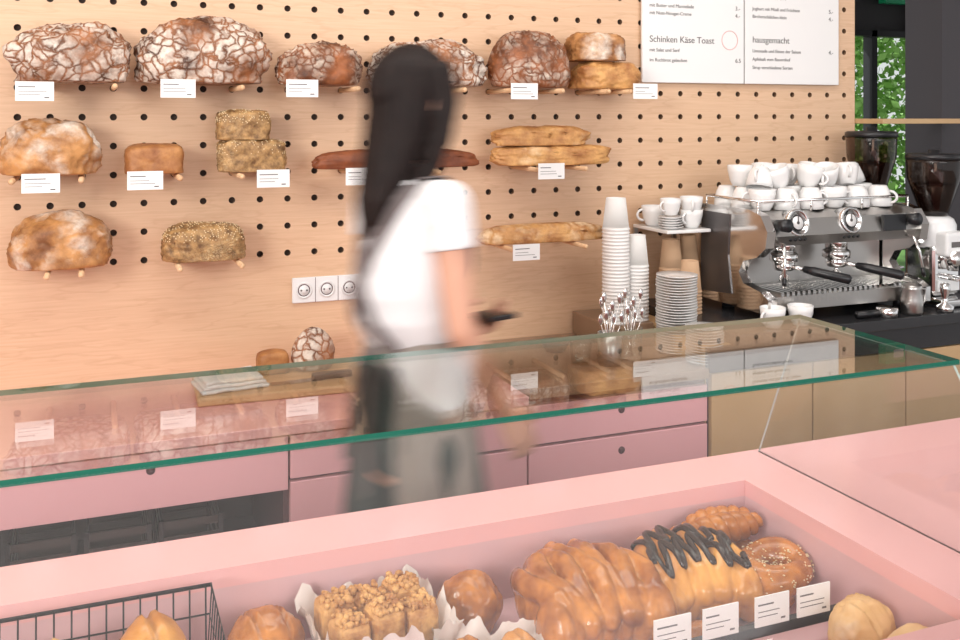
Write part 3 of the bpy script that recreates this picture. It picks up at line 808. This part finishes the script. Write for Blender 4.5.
def hand(b, w, d, n, s_, curl=.35):
    d = d.normalized(); n = (n-d*n.dot(d)).normalized(); s_ = (s_-d*s_.dot(d)-n*s_.dot(n)).normalized()
    lens = (.040, .045, .042, .033)
    for i in range(4):
        o = .027-.018*i
        base = w+d*(.082-.004*abs(i-1))+s_*o
        b.chain([(w+d*.008+s_*o*.55, .015), (w+d*.045+s_*o*.9, .0145), (base, .0115)], 'skin', 12)
        a = curl*.6; p = base; r = .0092
        for q in range(3):
            dd = (d*math.cos(a)+n*math.sin(a)); np_ = p+dd*lens[i]*(1, .72, .55)[q]
            b.chain([(p, r), (np_, r*.9)], 'skin', 10); p = np_; r *= .9; a += curl
    p0 = w+d*.02+s_*.022; p1 = p0+(d*.55+s_*.65+n*.3).normalized()*.036; p2 = p1+(d*.85+s_*.25+n*.35).normalized()*.030; p3 = p2+(d*.95+n*.35).normalized()*.024
    b.chain([(p0, .015), (p1, .012), (p2, .0105), (p3, .009)], 'skin', 12)
b = Bd()
b.loft([(0, c, z, rx, ry) for z, c, rx, ry in RG], 'skin', 40)
b.chain([((0, -.012, 1.43), .052), ((0, .0, 1.50), .045), ((0, .008, 1.57), .045)])
b.ball((0, 0, 1.658), (.072, .090, .098), 'skin', seg=32); b.ball((0, .030, 1.605), (.054, .062, .068), 'skin', seg=24)
b.ball((0, .062, 1.575), (.026, .025, .022), 'skin')
b.chain([((0, .088, 1.655), .009), ((0, .104, 1.622), .012), ((0, .092, 1.615), .012)])
for sx in (-1, 1): b.ball((sx*.073, -.005, 1.635), (.010, .018, .030), 'skin', seg=12); b.ball((sx*.03, .078, 1.615), (.018, .014, .02), 'skin', seg=12)
for g in (RA, LA): arm(b, g)
hand(b, RA[2], V((-.02, .50, -.70)), V((-1, .1, 0)), V((0, 1, .2)), .45)
hand(b, LA[2], V((.35, .9, -.05)), V((0.4, -.2, .8)), V((-.4, -.2, .8)), .6)
RL = [(V((.078, 0, .86)), .082), (V((.085, .06, .66)), .068), (V((.085, .12, .48)), .054), (V((.085, .12, .38)), .054), (V((.085, .12, .24)), .044), (V((.085, .11, .10)), .036)]
LL = [(V((-.078, -.01, .86)), .082), (V((-.085, -.05, .66)), .068), (V((-.082, -.07, .48)), .054), (V((-.082, -.12, .38)), .054), (V((-.082, -.18, .24)), .044), (V((-.082, -.22, .10)), .036)]
b.chain(RL); b.chain(LL)
for p in (RL[-1][0], LL[-1][0]): b.chain([(p, .036), (p+V((0, .05, -.05)), .034), (p+V((0, .12, -.066)), .026)])
b.done('body', parent=e, remesh=.0045, smooth=3)
b = Bd()
for sx in (-1, 1): b.ball((sx*.029, .079, 1.655), (.014, .010, .007), 'white', seg=12); b.ball((sx*.029, .0875, 1.655), .0045, 'choc', seg=10); b.box((sx*.029-.016, .080, 1.674), (sx*.029+.016, .092, 1.679), 'hair', bev=.001)
b.ball((0, .0875, 1.592), (.022, .010, .007), 'lip', seg=12)
b.done('face_features', parent=e)
b = Bd()   # shirt
R2 = [(0, rg(z)[0]-ex, z, rg(z)[1]+o, rg(z)[2]+o+ex) for z, o, ex in ((1.045, .012, .0), (1.08, .016, .008), (1.14, .020, .020), (1.2, .016, .024), (1.28, .012, .018), (1.35, .010, .006), (1.41, .010, 0), (1.44, .010, 0), (1.458, .010, 0))]
b.loft(R2, 'shirt', 48)
for g in (RA, LA):
    sh, el, _ = g
    b.chain([(V((sh.x*.75, sh.y, sh.z+.003)), .050), (sh, .055), (sh.lerp(el, .15), .056)], 'shirt'); b.cyl(sh.lerp(el, .12), sh.lerp(el, .36), .055, 'shirt', .055, 20)
sho = b.done('tshirt', parent=e, remesh=.005, smooth=4)
sbv = BVHTree.FromPolygons([v.co for v in sho.data.vertices], [p.vertices for p in sho.data.polygons])
b = Bd()
b.loft([(0, rg(z)[0], z, rg(z)[1]+.010, rg(z)[2]+.010) for z in (.80, .86, .92, 1.0, 1.05)], 'trousers', 40)
for Q in (RL, LL): b.chain([(p, r+.014) for p, r in Q], 'trousers')
b.done('trousers', parent=e, remesh=.006, smooth=4)
b = Bd()
for p in (RL[-1][0], LL[-1][0]):
    b.chain([(p+V((0, -.01, -.045)), .046), (p+V((0, .06, -.06)), .040), (p+V((0, .13, -.066)), .033)], 'shoe')
    b.box(tuple(p+V((-.04, -.06, -.10))), tuple(p+V((.04, .165, -.075))), 'shoe', bev=.01)
b.done('shoes', parent=e, remesh=.006, smooth=2)
# apron
def strip(b, pts, nrm, w, k, t=.003):
    n = len(pts); vs = []
    for i in range(n):
        tg = (pts[min(n-1, i+1)]-pts[max(0, i-1)]).normalized(); sd = tg.cross(nrm[i]).normalized()*w/2; nn = nrm[i].normalized()*t
        vs += [pts[i]-sd, pts[i]+sd, pts[i]+sd+nn, pts[i]-sd+nn]
    f = []
    for i in range(n-1):
        a = i*4; c = a+4
        f += [(a, a+1, c+1, c), (a+1, a+2, c+2, c+1), (a+2, a+3, c+3, c+2), (a+3, a, c, c+3)]
    f += [(0, 3, 2, 1), (n*4-4, n*4-3, n*4-2, n*4-1)]
    b._add(vs, f, k, False)
b = Bd()
for sx in (1, -1):
    pts = []; nr_ = []
    for i in range(10):   # front of the strap, laid on the shirt surface
        z = 1.28+.15*i/9; hit = sbv.ray_cast(V((sx*.078, .5, z)), V((0, -1, 0)))
        if hit[0]: pts.append(hit[0]+V((0, .004, 0))); nr_.append(V((sx*.2, 1, .2)))
    for y in (.02, -.01, -.04):
        hit = sbv.ray_cast(V((sx*.08, y, 1.8)), V((0, 0, -1)))
        if hit[0]: pts.append(hit[0]+V((0, 0, .004))); nr_.append(V((0, y*8, 1)))
    for i in range(24):   # down the back, crossing over
        t = i/23; z = 1.43-.36*t; x = sx*(.080-.15*t)
        hit = sbv.ray_cast(V((x, -.6, z)), V((0, 1, 0)))
        if hit[0]: pts.append(hit[0]+V((0, -.005, 0))); nr_.append(V((x*3, -1, 0)))
    strip(b, pts, nr_, .036, 'strap')
b.loft([(0, rg(z)[0]-.004, z, rg(z)[1]+.024, rg(z)[2]+.030) for z in (1.045, 1.06, 1.085, 1.10)], 'apron', 48, cap=False)
b.loft([(0, rg(z)[0], z, rg(z)[1]+.024, rg(z)[2]+.026) for z in (1.06, 1.14, 1.2, 1.26, 1.32, 1.34)], 'strap', 20, math.pi/2-1.25, math.pi/2+1.25)
sk = []
for z, dx in ((1.075, .020), (1.0, .020), (.93, .020), (.86, .022), (.75, .028), (.6, .040), (.50, .048)):
    c, rx, ry = rg(max(z, .86)); sk.append((0, c+.05*(1.07-z), z, rx+dx, ry+dx+.004))
b.loft(sk, 'apron', 72, math.radians(-58), math.radians(215))
for v in b.bm.verts:
    if v.co.z < 1.04:
        a = math.atan2(v.co.y, v.co.x); k_ = (1.04-v.co.z)*.045*math.sin(a*9)+(1.04-v.co.z)*.02*math.sin(a*21+1); v.co.x += math.cos(a)*k_; v.co.y += math.sin(a)*k_
for sx, l in ((-1, .24), (1, .30)):
    pts = [V((sx*.008, -.118, 1.07)), V((sx*.03, -.135, 1.03)), V((sx*.035, -.150, 1.07-l*.6)), V((sx*.045, -.158, 1.07-l))]
    strip(b, pts, [V((0, -1, 0))]*4, .02, 'strap')
b.ball((0, -.118, 1.07), (.02, .012, .014), 'strap')
b.done('apron', parent=e)
# hair
b = Bd()
def hf(c):
    lim = .03 if c.z < 1.69 else .03+(c.z-1.69)*1.5
    return (c.x, min(c.y, lim), c.z)
b.ball((0, -.012, 1.660), (.088, .110, .104), 'hair', seg=40, fn=hf)
b.loft([(0, -.120, 1.33, .018, .010), (0, -.115, 1.36, .040, .024), (0, -.102, 1.41, .060, .038), (0, -.080, 1.47, .074, .052), (0, -.056, 1.54, .082, .066), (0, -.040, 1.60, .086, .074), (0, -.03, 1.67, .086, .078), (0, -.02, 1.72, .07, .06)], 'hair', 40)
for sx in (-1, 1): b.chain([((sx*.070, .030, 1.70), .024), ((sx*.078, .032, 1.63), .026), ((sx*.080, .020, 1.56), .025), ((sx*.076, -.005, 1.49), .022), ((sx*.066, -.05, 1.42), .020)], 'hair')
o = b.done('hair', remesh=.005, smooth=3)
for v in o.data.vertices:
    a = math.atan2(v.co.y+.02, v.co.x)
    g = .0022*math.sin(a*46+v.co.z*5)+.0018*math.sin(a*23-v.co.z*9+1)
    v.co.x += math.cos(a)*g; v.co.y += math.sin(a)*g
    if v.co.z < 1.42: v.co.z += .012*math.sin(v.co.x*260)*(1.42-v.co.z)/.1
o.parent = e
b = Bd(); hp = LA[2]+V((.045, .09, .02)); b.box(tuple(hp+V((-.03, -.02, -.004))), tuple(hp+V((.05, .06, .008))), 'black', bev=.003); b.done('handheld_terminal', parent=e)
# she is walking past during the exposure
dirv = V((math.sin(-HD), math.cos(-HD), 0))
for fr, s_ in ((0, -1), (2, 1)):
    e.location = P0+dirv*.100*s_; e.keyframe_insert('location', frame=fr)
for fc in e.animation_data.action.fcurves:
    for kp in fc.keyframe_points: kp.interpolation = 'LINEAR'
S.frame_set(1)
S.render.use_motion_blur = True
S.render.motion_blur_shutter = .5

# ------------------------------------------------------------------ light, world, camera
def area(name, loc, tgt, sx, sy, en, col):
    l = bpy.data.lights.new(name, 'AREA'); l.shape = 'RECTANGLE'; l.size = sx; l.size_y = sy; l.energy = en; l.color = col
    o = bpy.data.objects.new(name, l); o.location = loc; o.rotation_euler = (V(tgt)-V(loc)).to_track_quat('-Z', 'Y').to_euler(); COL.objects.link(o)
area('window_light_left', (-2.4, -1.2, 2.3), (.8, 2.9, 1.2), 1.4, 1.2, 118, (1, .985, .95))
area('window_light_front', (1.8, -2.4, 2.3), (1.6, 2.9, 1.0), 3.0, 1.4, 56, (.99, .99, 1))
area('overhead_fill', (.9, 1.7, 2.95), (.9, 1.75, 0), 3.6, .8, 40, (1, .965, .92))  # added overhead fill light under the ceiling, no real fitting there
sl = bpy.data.lights.new('sun', 'SUN'); sl.energy = 7; sl.angle = .02; so = bpy.data.objects.new('sun', sl)
so.rotation_euler = V((.6, -.55, -.65)).to_track_quat('-Z', 'Y').to_euler(); COL.objects.link(so)
w = bpy.data.worlds.new('world'); S.world = w; w.use_nodes = True
w.node_tree.nodes['Background'].inputs[0].default_value = (.97, .98, 1, 1); w.node_tree.nodes['Background'].inputs[1].default_value = .88
cd = bpy.data.cameras.new('camera'); co = bpy.data.objects.new('camera', cd); COL.objects.link(co)
co.location = (0, 0, 1.6); co.rotation_euler = (math.pi/2, 0, math.radians(-21.8)); cd.lens = 36.3; cd.sensor_width = 36; cd.shift_y = -205/960
cd.clip_start = .02
S.camera = co
